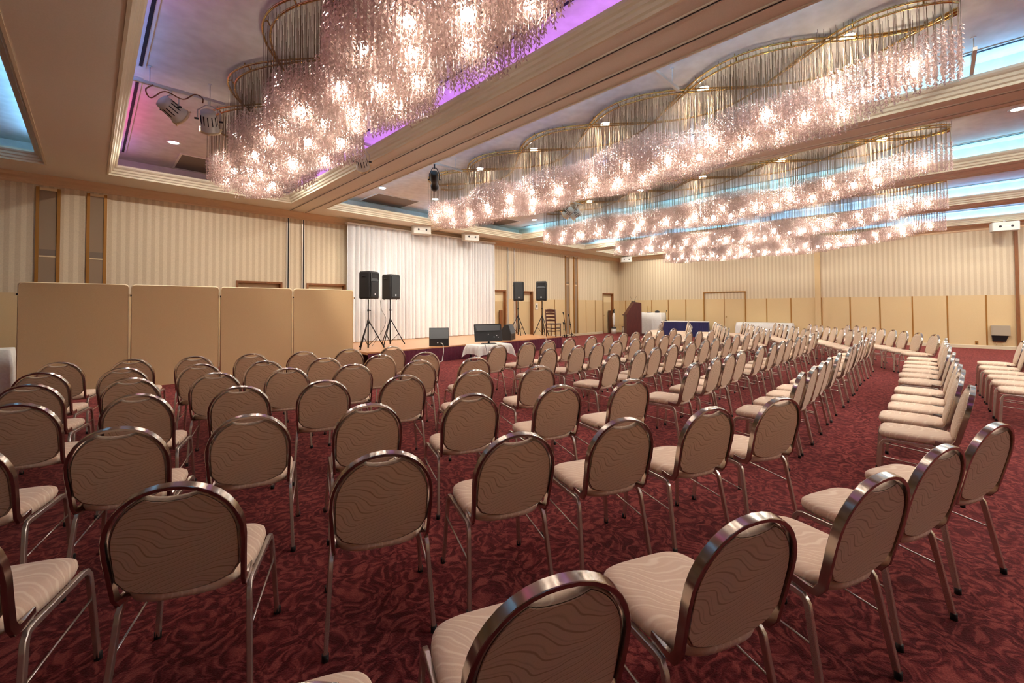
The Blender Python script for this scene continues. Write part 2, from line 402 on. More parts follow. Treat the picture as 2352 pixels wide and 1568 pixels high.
# linear air slots, vent grilles, downlights
for i, c in enumerate(CEN[1:], 1):
    for side in (-1, 1):
        r = thing('air_slot', 'white framed black air slot along the %s edge of ceiling recess %s' % ('left' if side < 0 else 'right', ['with purple light','second from the left','third from the left','fourth from the left','at the far right'][i-1]), 'air vent', (c+side*1.545, 0, ZC), 0, 'linear air slots')
        f = MB(); s = MB()
        for y0, y1 in ((-3.4,1.2),(1.5,7.3),(7.75,11.6)):
            f.box(-.05, .05, y0-.05, y1+.05, -.012, 0); s.box(-.018, .018, y0, y1, -.016, -.004)
        f.build('slot_frame', M['white'], r); s.build('slot', M['slot'], r)
    if i < 5:
        r = thing('ceiling_vent', 'square brown vent grille at the stage end of ceiling recess %s' % ['with purple light','second from the left','third from the left','fourth from the left'][i-1], 'air vent', (c, 11.5, ZC), 0, 'square vents')
        b = MB(); b.box(-.66, .66, -.54, .6, -.012, 0); b.build('grille', M['vent'], r)
        b = MB()
        for x0, x1, y0, y1 in ((-.7,-.66,-.58,.64),(.66,.7,-.58,.64),(-.66,.66,-.58,-.54),(-.66,.66,.6,.64)): b.box(x0, x1, y0, y1, -.016, 0)
        b.build('grille_frame', M['soffit'], r)
first = None
for i, c in enumerate(CEN[1:], 1):
    spots = [(0, .70+1.67*k) for k in range(-5, 5)] + [(-.85, 10.4), (.85, 10.4)] if i > 1 else [(-.87, 10.3), (.85, 10.3)]  # unseen rows behind the camera are added to light the chair backs
    for j, (dx, y) in enumerate(spots):
        lab = 'round recessed downlight, %s from the stage in ceiling recess %s' % ((['eleventh','tenth','ninth','eighth','seventh','sixth','fifth','fourth','third','second','first left','first right'])[j] if i > 1 else ['farthest left','farthest right'][j], ['with purple light','second from the left','third from the left','fourth from the left','fifth from the left'][i-1])
        if first is None:
            first = thing('downlight', lab, 'downlight', (c+dx, y, ZC), 0, 'recessed downlights')
            a = MB(); a.lathe([(.075,-.002),(.10,-.014),(.115,-.004),(.115,0)], 20); a.build('trim_ring', M['white'], first)
            a = MB(); a.lathe([(.0,-.008),(.076,-.006)], 20); a.build('lens', M['down'], first)
        else: dup(first, (c+dx, y, ZC), 0, lab, 'recessed downlights')

# ------------------------------------------------------------------ chandeliers
LP = 5.0
def env(y):
    """half width of the chandelier plan along its length"""
    a = 1.0
    if y < 1.0: a = max(0, (y+.24)/1.24) ** .42
    if y > 8.5: a = min(a, math.sqrt(max(0, 1-((y-8.5)/.78)**2)))
    return .70*a
def strand(y, k): return env(y) * math.sin(2*PI*(y-6.7)/LP - PI/2 + k*2*PI/3)
def bounds(y):
    s = [strand(y,k) for k in range(3)]; return min(s), max(s)
def zb(x, y):
    t = min(1, max(0, (y+.2)/3.6)); t = t*t*(3-2*t)
    base = 3.92 - .40*t + (.12*max(0,(y-8.4)) if y > 8.4 else 0)
    return base + .05*math.sin(y*2.6+x*4) + .09*abs(x/.70)**2 * t
def zt_(x, y): return 4.09 + .24*(1-min(1,max(0,(y+.2)/2.6)))**1.3 + .05*math.sin(y*1.9-x*3.5) - .05*abs(x/.70)
def chandelier_meshes():
    fr = MB(); rods = MB(); cr = MB()
    ys = [-.2 + 9.46*i/150 for i in range(151)]
    for k in range(3):
        for off, z in ((.0,4.645),(-.085,4.615)):
            path = []
            for y in ys:
                e = max(.12, env(y)/.70); path.append((strand(y,k)*(1+off/.70) if abs(strand(y,k))>.0 else 0, y, z))
            fr.tube(path, .014, 6)
        for i in range(4, 148, 9):
            y = ys[i]; x = strand(y,k); x2 = x*(1-.085/.70)
            fr.tube([(x,y,4.645),((x+x2)/2,y,4.675),(x2,y,4.615)], .009, 5)
            fr.tube([(x,y,4.645),(x,y,ZC)], .007, 5)
    # hanging strands
    g = .060; y = -.2
    while y < 9.26:
        lo, hi = bounds(y)
        if y < 1.0: e_ = .70*(max(.02,(y+.26)/1.26))**.2; lo, hi = min(lo,-e_*.78), max(hi,e_*.78)
        x = math.floor(lo/g)*g + g
        while x < hi:
            px = x + (g*.5 if int(round((y+.2)/g)) % 2 else 0) + random.uniform(-.014,.014); py = y + random.uniform(-.014,.014)
            if any(abs(py-(.70+1.67*k)) < .14 and abs(px+.09) < .14 for k in range(-1,6)): x += g; continue
            b0, t0 = zb(px,py), zt_(px,py)
            r = .0021
            tri = [(px+r*math.cos(a), py+r*math.sin(a)) for a in (.5,2.6,4.7)]
            rods.add([(*p,t0) for p in tri]+[(*p,ZC) for p in tri], [(0,1,4,3),(1,2,5,4),(2,0,3,5)], 0, True)
            r = .0028
            tri = [(px+r*math.cos(a), py+r*math.sin(a)) for a in (.5,2.6,4.7)]
            cr.add([(*p,b0) for p in tri]+[(*p,t0) for p in tri], [(0,1,4,3),(1,2,5,4),(2,0,3,5)], 0, True)
            z = math.ceil(b0/.047)*.047 + random.uniform(-.004,.004)
            while z < t0:
                a0 = random.uniform(0,2*PI); L = .029
                for j in range(3):
                    a = a0 + j*2*PI/3; ca, sa = math.cos(a), math.sin(a); w = .010
                    cr.add([(px,py,z+.010),(px+ca*L*.55-sa*w,py+sa*L*.55+ca*w,z-.002),(px+ca*L,py+sa*L,z-.016),(px+ca*L*.55+sa*w,py+sa*L*.55-ca*w,z-.002)], [(0,1,2,3)])
                z += .047
            x += g
        y += g
    return fr.mesh('tube_frame', M['gold']), rods.mesh('hanging_wires', M['rodm']), cr.mesh('crystal_strands', M['crystal'])
mf, mr, mc = chandelier_meshes()
ico = MB(); 
def sphere(mb, c, r, n=8, m=6):
    mb.loft([[(c[0]+r*math.sin(PI*(i+.5)/m)*math.cos(2*PI*k/n), c[1]+r*math.sin(PI*(i+.5)/m)*math.sin(2*PI*k/n), c[2]-r*math.cos(PI*(i+.5)/m)) for k in range(n)] for i in range(m)], 0, smooth=True)
sphere(ico, (0,0,0), .048)
mbulb = ico.mesh('bulb', M['bulb'])
CH = ['purple lit','second','third','fourth','fifth']
for i, c in enumerate(CEN[1:]):
    r = thing('chandelier', ['long pink crystal chandelier nearest the camera, under the purple lit recess','long crystal chandelier right of the nearest one, beside the black spotlight','long crystal chandelier in the middle, third from the left','long crystal chandelier, second from the back wall','long crystal chandelier nearest the back wall'][i], 'chandelier', (c + (.03 if i == 0 else .09),0,0), 0, 'crystal chandeliers')
    for nm, me, kind in (('tube_frame',mf,None),('hanging_wires',mr,'stuff'),('crystal_strands',mc,'stuff')):
        o = bpy.data.objects.new(nm, me); C.objects.link(o); o.parent = r
        if kind: o['kind'] = kind
    rnd = random.Random(5); k = 0; y = .15
    while y < 9.1:
        for side in ((-1,1) if k % 2 == 0 else (0,)):
            lo, hi = bounds(y); x = side*.55*max(.1,hi if side > 0 else -lo) + rnd.uniform(-.05,.05)
            o = bpy.data.objects.new('bulb', mbulb); C.objects.link(o); o.parent = r; o.location = (x, y, zb(x,y)+.13+rnd.uniform(0,.06))
        k += 1; y += .335

# ------------------------------------------------------------------ chairs
def build_chair():
    t = thing('banquet_chair', '', 'chair', group='banquet chairs set out in rows')
    Y0, Z0, Y1, Z1 = -.211, .43, -.32, .881
    L = math.hypot(Y1-Y0, Z1-Z0); uy, uz = (Y1-Y0)/L, (Z1-Z0)/L; ny, nz = -uz, uy   # rear normal
    def bp(x, s, d=0): return (x, Y0+uy*s+ny*d, Z0+uz*s+nz*d)
    # arched back frame
    path = [(-.198,-.10,.437),(-.2,-.16,.428),(-.201,-.196,.432),bp(-.202,.035),bp(-.206,.12),bp(-.211,.21)]
    for k in range(1, 18):
        a = PI - PI*k/18; path.append(bp(.212*math.copysign(abs(math.cos(a))**.92, math.cos(a)), .225+(L-.225-.011)*math.sin(a)**.95))
    path += [(-p[0],p[1],p[2]) for p in path[:6][::-1]]
    b = MB(); 
    # flat-sided tube: wide face looks outwards
    P = [Vector(p) for p in path]; loops = []; nv = Vector((0,ny,nz))
    for i, p in enumerate(P):
        tn = (P[min(i+1,len(P)-1)]-P[max(i-1,0)]).normalized(); n_ = nv if 3 <= i < len(P)-3 else (nv if abs(tn.dot(nv)) < .7 else Vector((0,uy,uz)))
        if i in (2, len(P)-3): n_ = (nv + Vector((0,-.6,-.8))).normalized()
        if i in (0,1,len(P)-2,len(P)-1): n_ = Vector((0,0,-1))
        o_ = tn.cross(n_).normalized(); n_ = o_.cross(tn).normalized(); l = []
        for sx, sy in ((-1,-.88),(-1,.88),(-.75,1),(.75,1),(1,.88),(1,-.88),(.75,-1),(-.75,-1)): l.append(p + o_*(.0076*sx) + n_*(.0165*sy))
        loops.append(l)
    b.strips(loops); b.build('back_frame', M['frame'], t)
    # back pad
    out = []
    for k in range(0, 33):
        a = PI*k/32; x = .199*math.copysign(abs(math.cos(a))**.92, math.cos(a)); s = .225+(L-.225-.026)*math.sin(a)**.95
        dip = .032*max(0, 1-(x/.082)**2)**.8 if abs(x) < .082 else 0
        out.append((x, s-dip))
    out += [(-.199,.16),(-.197,.10)]
    for k in range(1, 14): 
        x = -.196+.392*k/14; out.append((x, .080-.068*(1-(x/.196)**2)**.7))
    out += [(.197,.10),(.199,.16)]
    cx, cs = 0, .22
    def ring(f, d): return [bp(cx+(x-cx)*f, cs+(s-cs)*f, d) for x, s in out]
    b = MB(); b.loft([ring(.975,.008), ring(1.0,.004), ring(1.0,-.012), ring(.95,-.024), ring(.8,-.030), ring(.4,-.034)], 0, False, True, True)
    b.build('backrest', M['backf'], t)
    b = MB(); b.loft([ring(.965,.0085), ring(.955,.0105)], 0, False, True); o = b.build('rear_panel', M['backr'], t)
    # seat pad
    so = []
    for k in range(48):
        a = 2*PI*k/48; ca, sa = math.cos(a), math.sin(a); e = .42 if sa > 0 else .62
        x = .213*math.copysign(abs(ca)**e, ca); y = (.232*abs(sa)**e if sa > 0 else -.224*abs(sa)**e)
        if y < 0: x *= 1 - .06*(y/.224)**2
        so.append((x, y))
    def sr(f, z): return [(x*f, y*f, z) for x, y in so]
    b = MB(); b.loft([sr(.90,.415), sr(.975,.420), sr(1.0,.437), sr(.985,.456), sr(.93,.467), sr(.75,.474), sr(.4,.477)], 0, True, True, True)
    b.build('seat', M['seatf'], t)
    # side rails and cross bars below the seat
    b = MB()
    for s in (-1,1): b.bar([(s*.215,.17,.404),(s*.212,0,.402),(s*.209,-.13,.400)], (1,0,0), .0095, .0125)
    b.tube([(-.21,.12,.403),(.21,.12,.403)], .010, 6); b.tube([(-.208,-.1,.402),(.208,-.1,.402)], .010, 6)
    b.build('seat_frame', M['chrome'], t)
    for s in (-1,1):
        for pts, foot in (([(s*.215,.165,.404),(s*.216,.195,.398),(s*.2185,.212,.375),(s*.22,.217,.34),(s*.2415,.2365,.012)], (s*.2425,.237)),
                          ([(s*.209,-.125,.400),(s*.209,-.152,.396),(s*.211,-.170,.372),(s*.213,-.177,.335),(s*.2305,-.2365,.012)], (s*.231,-.237))):
            b = MB(); b.bar(pts, (1,0,0), .0095, .0125); b.tube([(foot[0],foot[1],.03),(foot[0],foot[1],0)], .0145, 8, 1)
            b.build('leg', [M['chrome'], M['rubber']], t)
        b = MB(); b.tube([(s*.226,.222,.27),(s*.219,-.195,.235)], .0048, 6); b.build('stretcher', M['chrome'], t)
    return t
chair0 = build_chair(); used = [False]
ORD = ['first','second','third','fourth','fifth','sixth','seventh','eighth','ninth','tenth','eleventh','twelfth']
def put_chair(x, y, th, label, group):
    if not used[0]:
        used[0] = True; chair0.location = (x,y,0); chair0.rotation_euler = (0,0,th); chair0['label'] = label; chair0['group'] = group
    else: dup(chair0, (x,y,0), th, label, group)
def from_apex(ax, ay, th): return ax - math.sin(th)*.32, ay + math.cos(th)*.32
def chair_row(block, rowname, pts, deg, start=0):
    th = math.radians(deg)
    for i, (ax, ay, *turn) in enumerate(pts):
        tc_ = math.radians(turn[0]) if turn else th
        x, y = from_apex(ax, ay, tc_)
        put_chair(x, y, tc_ + math.radians(random.uniform(-1.2,1.2)), 'beige banquet chair, %s seat from the left, %s row from the stage, %s block' % (ORD[i+start], rowname, block), 'chairs of the %s block' % block)
LEFT = [
 [(-.26,7.15),(.36,6.93),(.96,6.74),(1.56,6.54),(2.15,6.33),(2.76,6.17),(3.38,6.02)],
 [(-.96,6.36),(-.35,6.16),(.24,5.97),(.87,5.76),(1.45,5.54),(2.07,5.33),(2.72,5.14),(3.30,4.97)],
 [(-.37,5.25),(.25,5.07),(.86,4.87),(1.45,4.71),(2.05,4.51),(2.75,4.28),(3.40,4.03)],
 [(-.35,4.25),(.24,4.08),(.85,3.90),(1.43,3.69),(2.05,3.45),(2.70,3.21),(3.36,2.95)],
 [(-.48,3.22),(.10,3.02),(.66,2.82),(1.28,2.58),(1.96,2.35),(2.66,2.11),(3.31,1.85)],
 [(-.40,2.13),(.205,1.915,-27),(.909,1.68),(1.502,1.461),(2.122,1.228),(2.722,.985),(3.351,.75)],
 [(.20,.765),(.777,.615),(1.41,.388),(2.08,.15),(2.70,-.015),(3.41,-.215)]]
LDEG = [-17,-18,-18.5,-19.5,-20.5,-23,-22.5]
for k, (r, dg) in enumerate(zip(LEFT, LDEG)): chair_row('left', ORD[k], r, dg)
MX = [4.80,5.47,6.06,6.66,7.43,8.10,8.75,9.36,9.98,10.66,11.5]
MIDY = [5.04,4.04,2.98,1.89,.88,-.16,-1.10]
MX0 = {0:[4.74,5.46,6.06,6.70],1:[4.84,5.55,6.12,6.79],2:[4.86,5.56,6.12,6.67],3:[4.74,5.41,5.95,6.54],4:[4.76,5.29,5.82,6.36,6.97],5:[4.84,5.42,5.98,6.53,7.2]}
for k, y in enumerate(MIDY):
    xs_ = MX0.get(k, []) + MX[len(MX0.get(k, [])):]
    pts = [(x+random.uniform(-.02,.02), y+random.uniform(-.02,.02)+.008*i) for i, x in enumerate(xs_)]
    if k == 6: pts = pts[5:]
    chair_row('middle', ORD[k], pts, random.uniform(-1,1), 5 if k == 6 else 0)
for k in range(7):
    pts = []
    for i in range(9):
        a = math.radians(23.5); d = .61*i
        pts.append((12.75+d*math.cos(a)+random.uniform(-.02,.02), 6.18-1.02*k+d*math.sin(a)+random.uniform(-.02,.02)))
    chair_row('right', ORD[k], pts, 23)

# ------------------------------------------------------------------ folding screen in front of the stage wall
t = thing('folding_screen', 'tan cloth folding screen of four panels standing left of the stage', 'room divider', (0,0,0))
xsn = [-.84,.505,1.865,3.235,4.67]; ysn = [10.24,10.20,10.24,10.20,10.24]
for i in range(4):
    (x0,y0),(x1,y1) = (xsn[i]+.012,ysn[i]),(xsn[i+1]-.012,ysn[i+1])
    w = math.hypot(x1-x0,y1-y0); Mx = Matrix.Translation((x0,y0,0)) @ Matrix.Rotation(math.atan2(y1-y0,x1-x0),4,'Z')
    def outl(i_, yy):
        r = .06; p = [(i_,.06),(w-i_,.06)]
        for k in range(7): a = PI/2*k/6; p.append((w-i_-r+r*math.cos(a), 1.925-i_-r+r*math.sin(a)))
        for k in range(7): a = PI/2+PI/2*k/6; p.append((i_+r+r*math.cos(a), 1.925-i_-r+r*math.sin(a)))
        return [Mx @ Vector((px,yy,pz)) for px, pz in p]
    b = MB(); b.loft([outl(.012,-.016), outl(.012,.016)]); pn = b.build('panel', M['screen'], t)
    b = MB(); b.loft([outl(.012,-.02), outl(0,-.014), outl(0,.014), outl(.012,.02)], 0, False, False, True); b.build('edging', M['cream'], pn)
    b = MB()
    for px in (.2, w-.2): b.tube([Mx@Vector((px,-.16,.012)),Mx@Vector((px,.16,.012))], .012, 6); b.tube([Mx@Vector((px,0,.01)),Mx@Vector((px,0,.07))], .012, 6)
    b.build('foot', M['bsteel'], pn)
for i in range(5):
    b = MB(); b.box(xsn[i]-.022, xsn[i]+.022, ysn[i]-.03, ysn[i]-.015, 1.70, 1.75, 0); b.box(xsn[i]+.0, xsn[i]+.018, ysn[i]-.034, ysn[i]-.029, 1.708, 1.742, 1)
    b.build('hinge', [M['cream'], M['rubber']], t)

# ------------------------------------------------------------------ stage, curtain
t = thing('stage', 'low wooden stage with a dark red pleated skirt in front of the white curtain', 'stage', (0,0,0))
SX0, SX1, SY = 4.74, 12.2, 9.62
b = MB(); b.box(SX0, SX1, SY, YW-.1, ZS-.06, ZS, 0); b.build('stage_floor', M['stagewood'], t)
b = MB(); b.box(SX0, SX1+.004, SY-.012, SY, ZS-.03, ZS, 0); b.box(SX1, SX1+.012, SY, YW-.1, ZS-.03, ZS, 0); b.build('edge_trim', M['stagewood'], t)
path = [(SX0+ (SX1-SX0)*k/260, SY-.016) for k in range(261)] + [(SX1+.016, SY+(YW-.1-SY)*k/110) for k in range(111)]
b = MB(); lo = []; hi = []
for i, (x, y) in enumerate(path):
    d = .010*math.sin(i*1.35) + .006*math.sin(i*.37)
    if i < 261: lo.append((x, y-.012-d*1.6, .004)); hi.append((x, y-.004-d*.5, ZS-.03))
    else: lo.append((x+.012+d*1.6, y, .004)); hi.append((x+.004+d*.5, y, ZS-.03))
b.loft([lo, hi], 0, False, False, True, closed=False); b.build('skirt', M['skirt'], t)
t = thing('stage_curtain', 'white pleated curtain hanging behind the stage', 'curtain', (0,0,0))
b = MB(); loops = []
for z, amp in ((ZS+.015,.07),(1.2,.066),(2.4,.06),(3.4,.05),(3.95,.036),(4.06,.025)):
    l = []; NN = 520
    for k in range(NN+1):
        x = 5.57 + 6.1*k/NN
        ph = 2*PI*(x/.185 + .5*math.sin(x*1.7) + .35*math.sin(x*4.1))
        l.append((x + .012*math.sin(ph*.5)*(4.1-z)/4, 12.66 + amp*1.15*(1-2*abs(math.sin(ph/2))**.75) + .018*math.sin(ph*.37+1), z))
    loops.append(l)
b.loft(loops, 0, False, False, True, closed=False); b.build('curtain_cloth', M['curtain'], t)
b = MB(); b.box(5.55, 11.7, 12.60, 12.80, 4.055, 4.10); b.build('curtain_track', M['white'], t)

# ------------------------------------------------------------------ loudspeakers on stands
def spk_stand(x, y, label, rot, zb_=1.70, R_=.40):
    t = thing('speaker_stand', label, 'speaker stand', (x,y,ZS), rot, 'tripod speaker stands'); h = zb_ - ZS
    b = MB(); b.tube([(0,0,.03),(0,0,.78)], .02, 10); b.build('lower_tube', M['bsteel'], t)
    b = MB(); b.tube([(0,0,.7),(0,0,h)], .016, 10); b.build('pole', M['bsteel'], t)
    b = MB(); b.tube([(0,0,.66),(0,0,.74)], .034, 10); b.build('collar', M['black'], t)
    b = MB(); b.tube([(0,0,.98),(0,0,1.03)], .026, 8); b.tube([(0,0,1.0),(.06,0,1.0)], .009, 6); b.tube([(.045,0,1.0),(.07,0,1.0)], .016, 6); b.build('clamp_knob', M['black'], t)
    for k in range(3):
        a = k*2*PI/3 + PI/2; ca, sa = math.cos(a), math.sin(a)
        b = MB(); b.tube([(.03*ca,.03*sa,.70),(R_*ca,R_*sa,.025)], .0145, 8); lg = b.build('leg', M['bsteel'], t)
        b = MB(); b.tube([((R_-.01)*ca,(R_-.01)*sa,.05),((R_+.005)*ca,(R_+.005)*sa,.022)], .02, 8); b.build('rubber_foot', M['rubber'], lg)
        b = MB(); b.tube([(.02*ca,.02*sa,.10),(R_*.585*ca,R_*.585*sa,.325)], .008, 6); b.build('brace', M['bsteel'], t)
def speaker(x, y, z, rot, label, horn=True):
    t = thing('loudspeaker', label, 'loudspeaker', (x,y,z), rot, 'loudspeakers on stands')
    def lp(z_, f=1.0, g=0): return [(px*f, py*f+g, z_) for px, py in ((-.20,-.16),(-.19,-.185),(-.10,-.20),(.10,-.20),(.19,-.185),(.20,-.16),(.15,.17),(.12,.19),(-.12,.19),(-.15,.17))]
    b = MB(); b.loft([lp(0,.94),lp(.03),lp(.66),lp(.70,.96),lp(.715,.86)], 0); cab = b.build('cabinet', M['black'], t)
    b = MB(); b.bbox(-.158,.158,-.207,-.195,.06,.44 if horn else .66,.008); b.build('woofer_grille', M['grille'], t)
    if horn:
        def hr(sx, z0, z1, yy): return [(-sx,yy,z0),(sx,yy,z0),(sx,yy,z1),(-sx,yy,z1)]
        b = MB(); b.loft([hr(.175,.452,.672,-.2075), hr(.165,.462,.662,-.2085)], 0, False, False)
        b.add([(-.165,-.2085,.462),(.165,-.2085,.462),(.10,-.199,.535),(-.10,-.199,.535)], [(0,1,2,3)], 0)
        b.add([(-.165,-.2085,.462),(-.10,-.199,.535),(-.12,-.199,.655),(-.165,-.2085,.662)], [(0,1,2,3)], 2); b.add([(.165,-.2085,.462),(.165,-.2085,.662),(.12,-.199,.655),(.10,-.199,.535)], [(0,1,2,3)], 2)
        b.add([(-.10,-.199,.535),(.10,-.199,.535),(.12,-.199,.655),(-.12,-.199,.655)], [(0,1,2,3)], 1); b.build('horn', [M['dkgrey'], M['rubber'], M['black']], t)
    b = MB(); b.bbox(-.02,.02,-.212,-.206,.095,.145,.004); b.build('badge', M['logo'], t)
    for s in (-1,1):
        b = MB(); b.tube([(s*.176,-.04,.58),(s*.192,-.02,.58),(s*.18,.06,.58),(s*.165,.07,.58)], .012, 6); b.build('handle', M['black'], t)
    b = MB()
    for px in (-.12,.12):
        for py in (-.12,.12): b.tube([(px,py,-.012),(px,py,.01)], .018, 8)
    b.build('rubber_feet', M['rubber'], t)
for x, y, r, who in ((5.17,10.46,math.radians(27),'left of the curtain, the nearer of the left pair'),(6.13,11.05,math.radians(18),'left of the curtain, the farther of the left pair'),(11.5,11.15,math.radians(-36),'right of the curtain, beside the doorway'),(11.98,10.36,math.radians(-60),'at the right end of the stage by the wooden chair')):
    spk_stand(x, y, 'black tripod speaker stand ' + who, .95 if x > 11.8 else (.5 if x > 7 else .1), R_=.34 if x > 11.8 else .40)
    speaker(x, y, 1.716, r, 'black loudspeaker ' + who, horn=not (x < 11.8 and x > 5.5))
def wedge(x, y, rot, label):
    t = thing('floor_monitor', label, 'floor monitor', (x,y,ZS), rot, 'wedge floor monitors')
    pr = [(-.20,0),(.22,0),(.22,.10),(.02,.50),(-.12,.50),(-.20,.20)]
    b = MB(); b.loft([[(-.27,py,pz) for py,pz in pr],[(.27,py,pz) for py,pz in pr]]); b.build('cabinet', M['black'], t)
    b = MB(); b.add([(-.25,-.2075,.205),(.25,-.2075,.205),(.25,-.1275,.493),(-.25,-.1275,.493)], [(0,1,2,3)]); b.add([(-.25,.224,.12),(.25,.224,.12),(.25,.03,.49),(-.25,.03,.49)], [(3,2,1,0)]); b.build('grille', M['dkgrey'], t)
    b = MB(); b.box(-.06,.06,-.206,-.198,.06,.13,0); b.box(-.05,-.02,-.212,-.204,.08,.10,1); b.build('socket_panel', [M['rubber'], M['logo']], t)
wedge(7.02, 9.92, math.radians(-35), 'black wedge monitor speaker on the stage edge, left of the white low table')
wedge(9.78, 9.98, math.radians(28), 'black wedge monitor speaker on the stage edge behind the television')
def cable(name, pts, r, mat, label):
    P = [Vector(p) for p in pts]; out = []
    for i in range(len(P)-1):
        p0, p1, p2, p3 = P[max(i-1,0)], P[i], P[i+1], P[min(i+2,len(P)-1)]
        for k in range(6):
            u = k/6; out.append(.5*((2*p1)+(p2-p0)*u+(2*p0-5*p1+4*p2-p3)*u*u+(3*p1-p0-3*p2+p3)*u**3))
    out.append(P[-1]); b = MB(); b.tube(out, r, 6); o = b.build(name, mat); tag(o, label, 'cable'); return o
cable('audio_cable', [(6.90,9.66,.50),(6.90,9.57,.47),(6.92,9.555,.30),(6.88,9.55,.12),(6.82,9.52,.012),(6.6,9.5,.012)], .009, M['white'], 'pale cable hanging from the left wedge monitor down the stage skirt')
cable('audio_cable', [(11.25,9.9,.424),(11.25,9.6,.43),(11.26,9.57,.32),(11.2,9.55,.1),(11.0,9.5,.012)], .009, M['white'], 'pale cable looping down the stage skirt under the right speakers')
cable('audio_cable', [(11.62,11.42,1.70),(11.75,11.55,1.2),(11.9,11.6,.6),(12.0,11.5,.43),(12.05,11.2,.43)], .007, M['white'], 'thin pale cable drooping from the speaker beside the doorway')
cable('audio_cable', [(5.93,11.27,1.70),(6.0,11.3,1.4),(6.07,11.2,1.18),(5.95,11.1,.9),(5.5,10.9,.43)], .005, M['rubber'], 'thin black cable hanging under the farther left loudspeaker')

# ladder-back wooden chair on the stage
t = thing('wooden_chair', 'dark wooden ladder back chair at the right end of the stage', 'chair', (12.02,9.86,ZS+.002), math.radians(-78))
for x, y, top in ((-.19,.18,.44),(.19,.18,.44)):
    b = MB(); b.tube([(x,y,0),(x,y,top)], .02, 8); b.build('leg', M['dkwood'], t)
for x in (-.19,.19):
    b = MB(); b.tube([(x,-.18,0),(x,-.19,.45),(x*1.02,-.25,.98)], .02, 8); b.build('back_post', M['dkwood'], t)
for z, h in ((.58,.05),(.70,.05),(.82,.06),(.93,.08)):
    b = MB(); yy = -.19-.06*(z-.45)/.53
    b.loft([[(x, yy-.03*(1-(x/.19)**2)-.008, z-h/2) , (x, yy-.03*(1-(x/.19)**2)+.008, z-h/2), (x, yy-.03*(1-(x/.19)**2)+.008, z+h/2+.02*(1-(x/.19)**2)), (x, yy-.03*(1-(x/.19)**2)-.008, z+h/2+.02*(1-(x/.19)**2))] for x in (-.19,-.1,0,.1,.19)]); b.build('back_slat', M['dkwood'], t)
b = MB(); b.bbox(-.22,.22,-.2,.22,.43,.47,.02); b.build('seat', M['dkwood'], t)
b = MB()
for z in (.18,.28):
    b.tube([(-.19,.18,z),(.19,.18,z)], .01, 6); b.tube([(-.19,-.18,z),(.19,-.18,z)], .01, 6)
    for x in (-.19,.19): b.tube([(x,-.18,z+.03),(x,.18,z+.03)], .01, 6)
b.build('stretcher', M['dkwood'], t)

# three black microphone stands by the wall
for x, y, lx, ly, h, lab in ((15.85,12.35,-.02,.02,.75,'short black microphone stand, lowest of three by the stage wall'),(16.12,12.45,-.13,.05,1.22,'tallest black microphone stand leaning by the stage wall'),(16.58,12.45,-.18,.05,1.12,'black microphone stand with spread tripod feet, right of three')):
    t = thing('microphone_stand', lab, 'microphone stand', (x,y,0), 0, 'microphone stands by the stage wall')
    b = MB(); b.tube([(0,0,.03),(lx*.5,ly*.5,h*.55)], .017, 8); b.build('lower_tube', M['bsteel'], t)
    b = MB(); b.tube([(lx*.45,ly*.45,h*.5),(lx,ly,h)], .015, 8); b.build('pole', M['bsteel'], t)
    b = MB(); b.tube([(lx*.5,ly*.5,h*.53),(lx*.53,ly*.53,h*.58)], .03, 8); b.build('clutch', M['black'], t)
    b = MB(); b.tube([(lx,ly,h-.12),(lx-.03,ly,h)], [.012,.03], 8); b.build('clip', M['black'], t)
    for k in range(3):
        a = k*2*PI/3+.4; b = MB(); sp = .36 if x > 16.5 else .17; b.tube([(0,0,.18),(sp*math.cos(a),sp*math.sin(a),.014)], .011, 6); b.build('leg', M['bsteel'], t)

# ------------------------------------------------------------------ low table with the television
def draped(name, label, cx, cy, rot, lx, ly, zt, drop, mat=None, amp=.02, cat='tablecloth', corners=.0, topm=None):
    """cloth thrown over a table: top, then four falling sides with folds"""
    b = MB(); per = []
    nx, nyy = 44, 26
    for k in range(nx): per.append((-lx/2+lx*k/nx, -ly/2))
    for k in range(nyy): per.append((lx/2, -ly/2+ly*k/nyy))
    for k in range(nx): per.append((lx/2-lx*k/nx, ly/2))
    for k in range(nyy): per.append((-lx/2, ly/2-ly*k/nyy))
    n = len(per); loops = [[(x*.97,y*.95,zt+.006) for x,y in per], [(x,y,zt) for x,y in per]]
    for f in (.33,.66,1.0):
        l = []
        for i, (x, y) in enumerate(per):
            cr = (abs(x)/(lx/2))**12 * (abs(y)/(ly/2))**12
            d = 1 + (.03 + amp*f*math.sin(i*.9)*1.2 + amp*f*.6*math.sin(i*.41+1))/ (lx*.5)*1.0
            d2 = 1 + (.03 + amp*f*math.sin(i*.9)*1.2 + amp*f*.6*math.sin(i*.41+1))/ (ly*.5)*1.0
            l.append((x*(d+.10*corners*cr*f), y*(d2+.12*corners*cr*f), zt - f*(drop + corners*.12*cr + amp*.3*math.sin(i*.33))))
        loops.append(l)
    b.loft(loops, 0, True, False, True); o = b.build(name, mat or M['cloth'], None, (cx,cy,0), rot); return tag(o, label, cat)
def table(cx, cy, rot, lx, ly, h, label):
    t = thing('folding_table', label, 'table', (cx,cy,0), rot)
    b = MB(); b.bbox(-lx/2+.02,lx/2-.02,-ly/2+.02,ly/2-.02,h-.034,h-.006,.01); b.build('table_top', M['grey'], t)
    for sx in (-1,1):
        for sy in (-1,1):
            b = MB(); b.tube([(sx*(lx/2-.1),sy*(ly/2-.08),h-.03),(sx*(lx/2-.1),sy*(ly/2-.08),0)], .016, 8); b.build('leg', M['bsteel'], t)
    return t
TVX, TVY = 7.95, 8.85; TR = math.radians(-6)
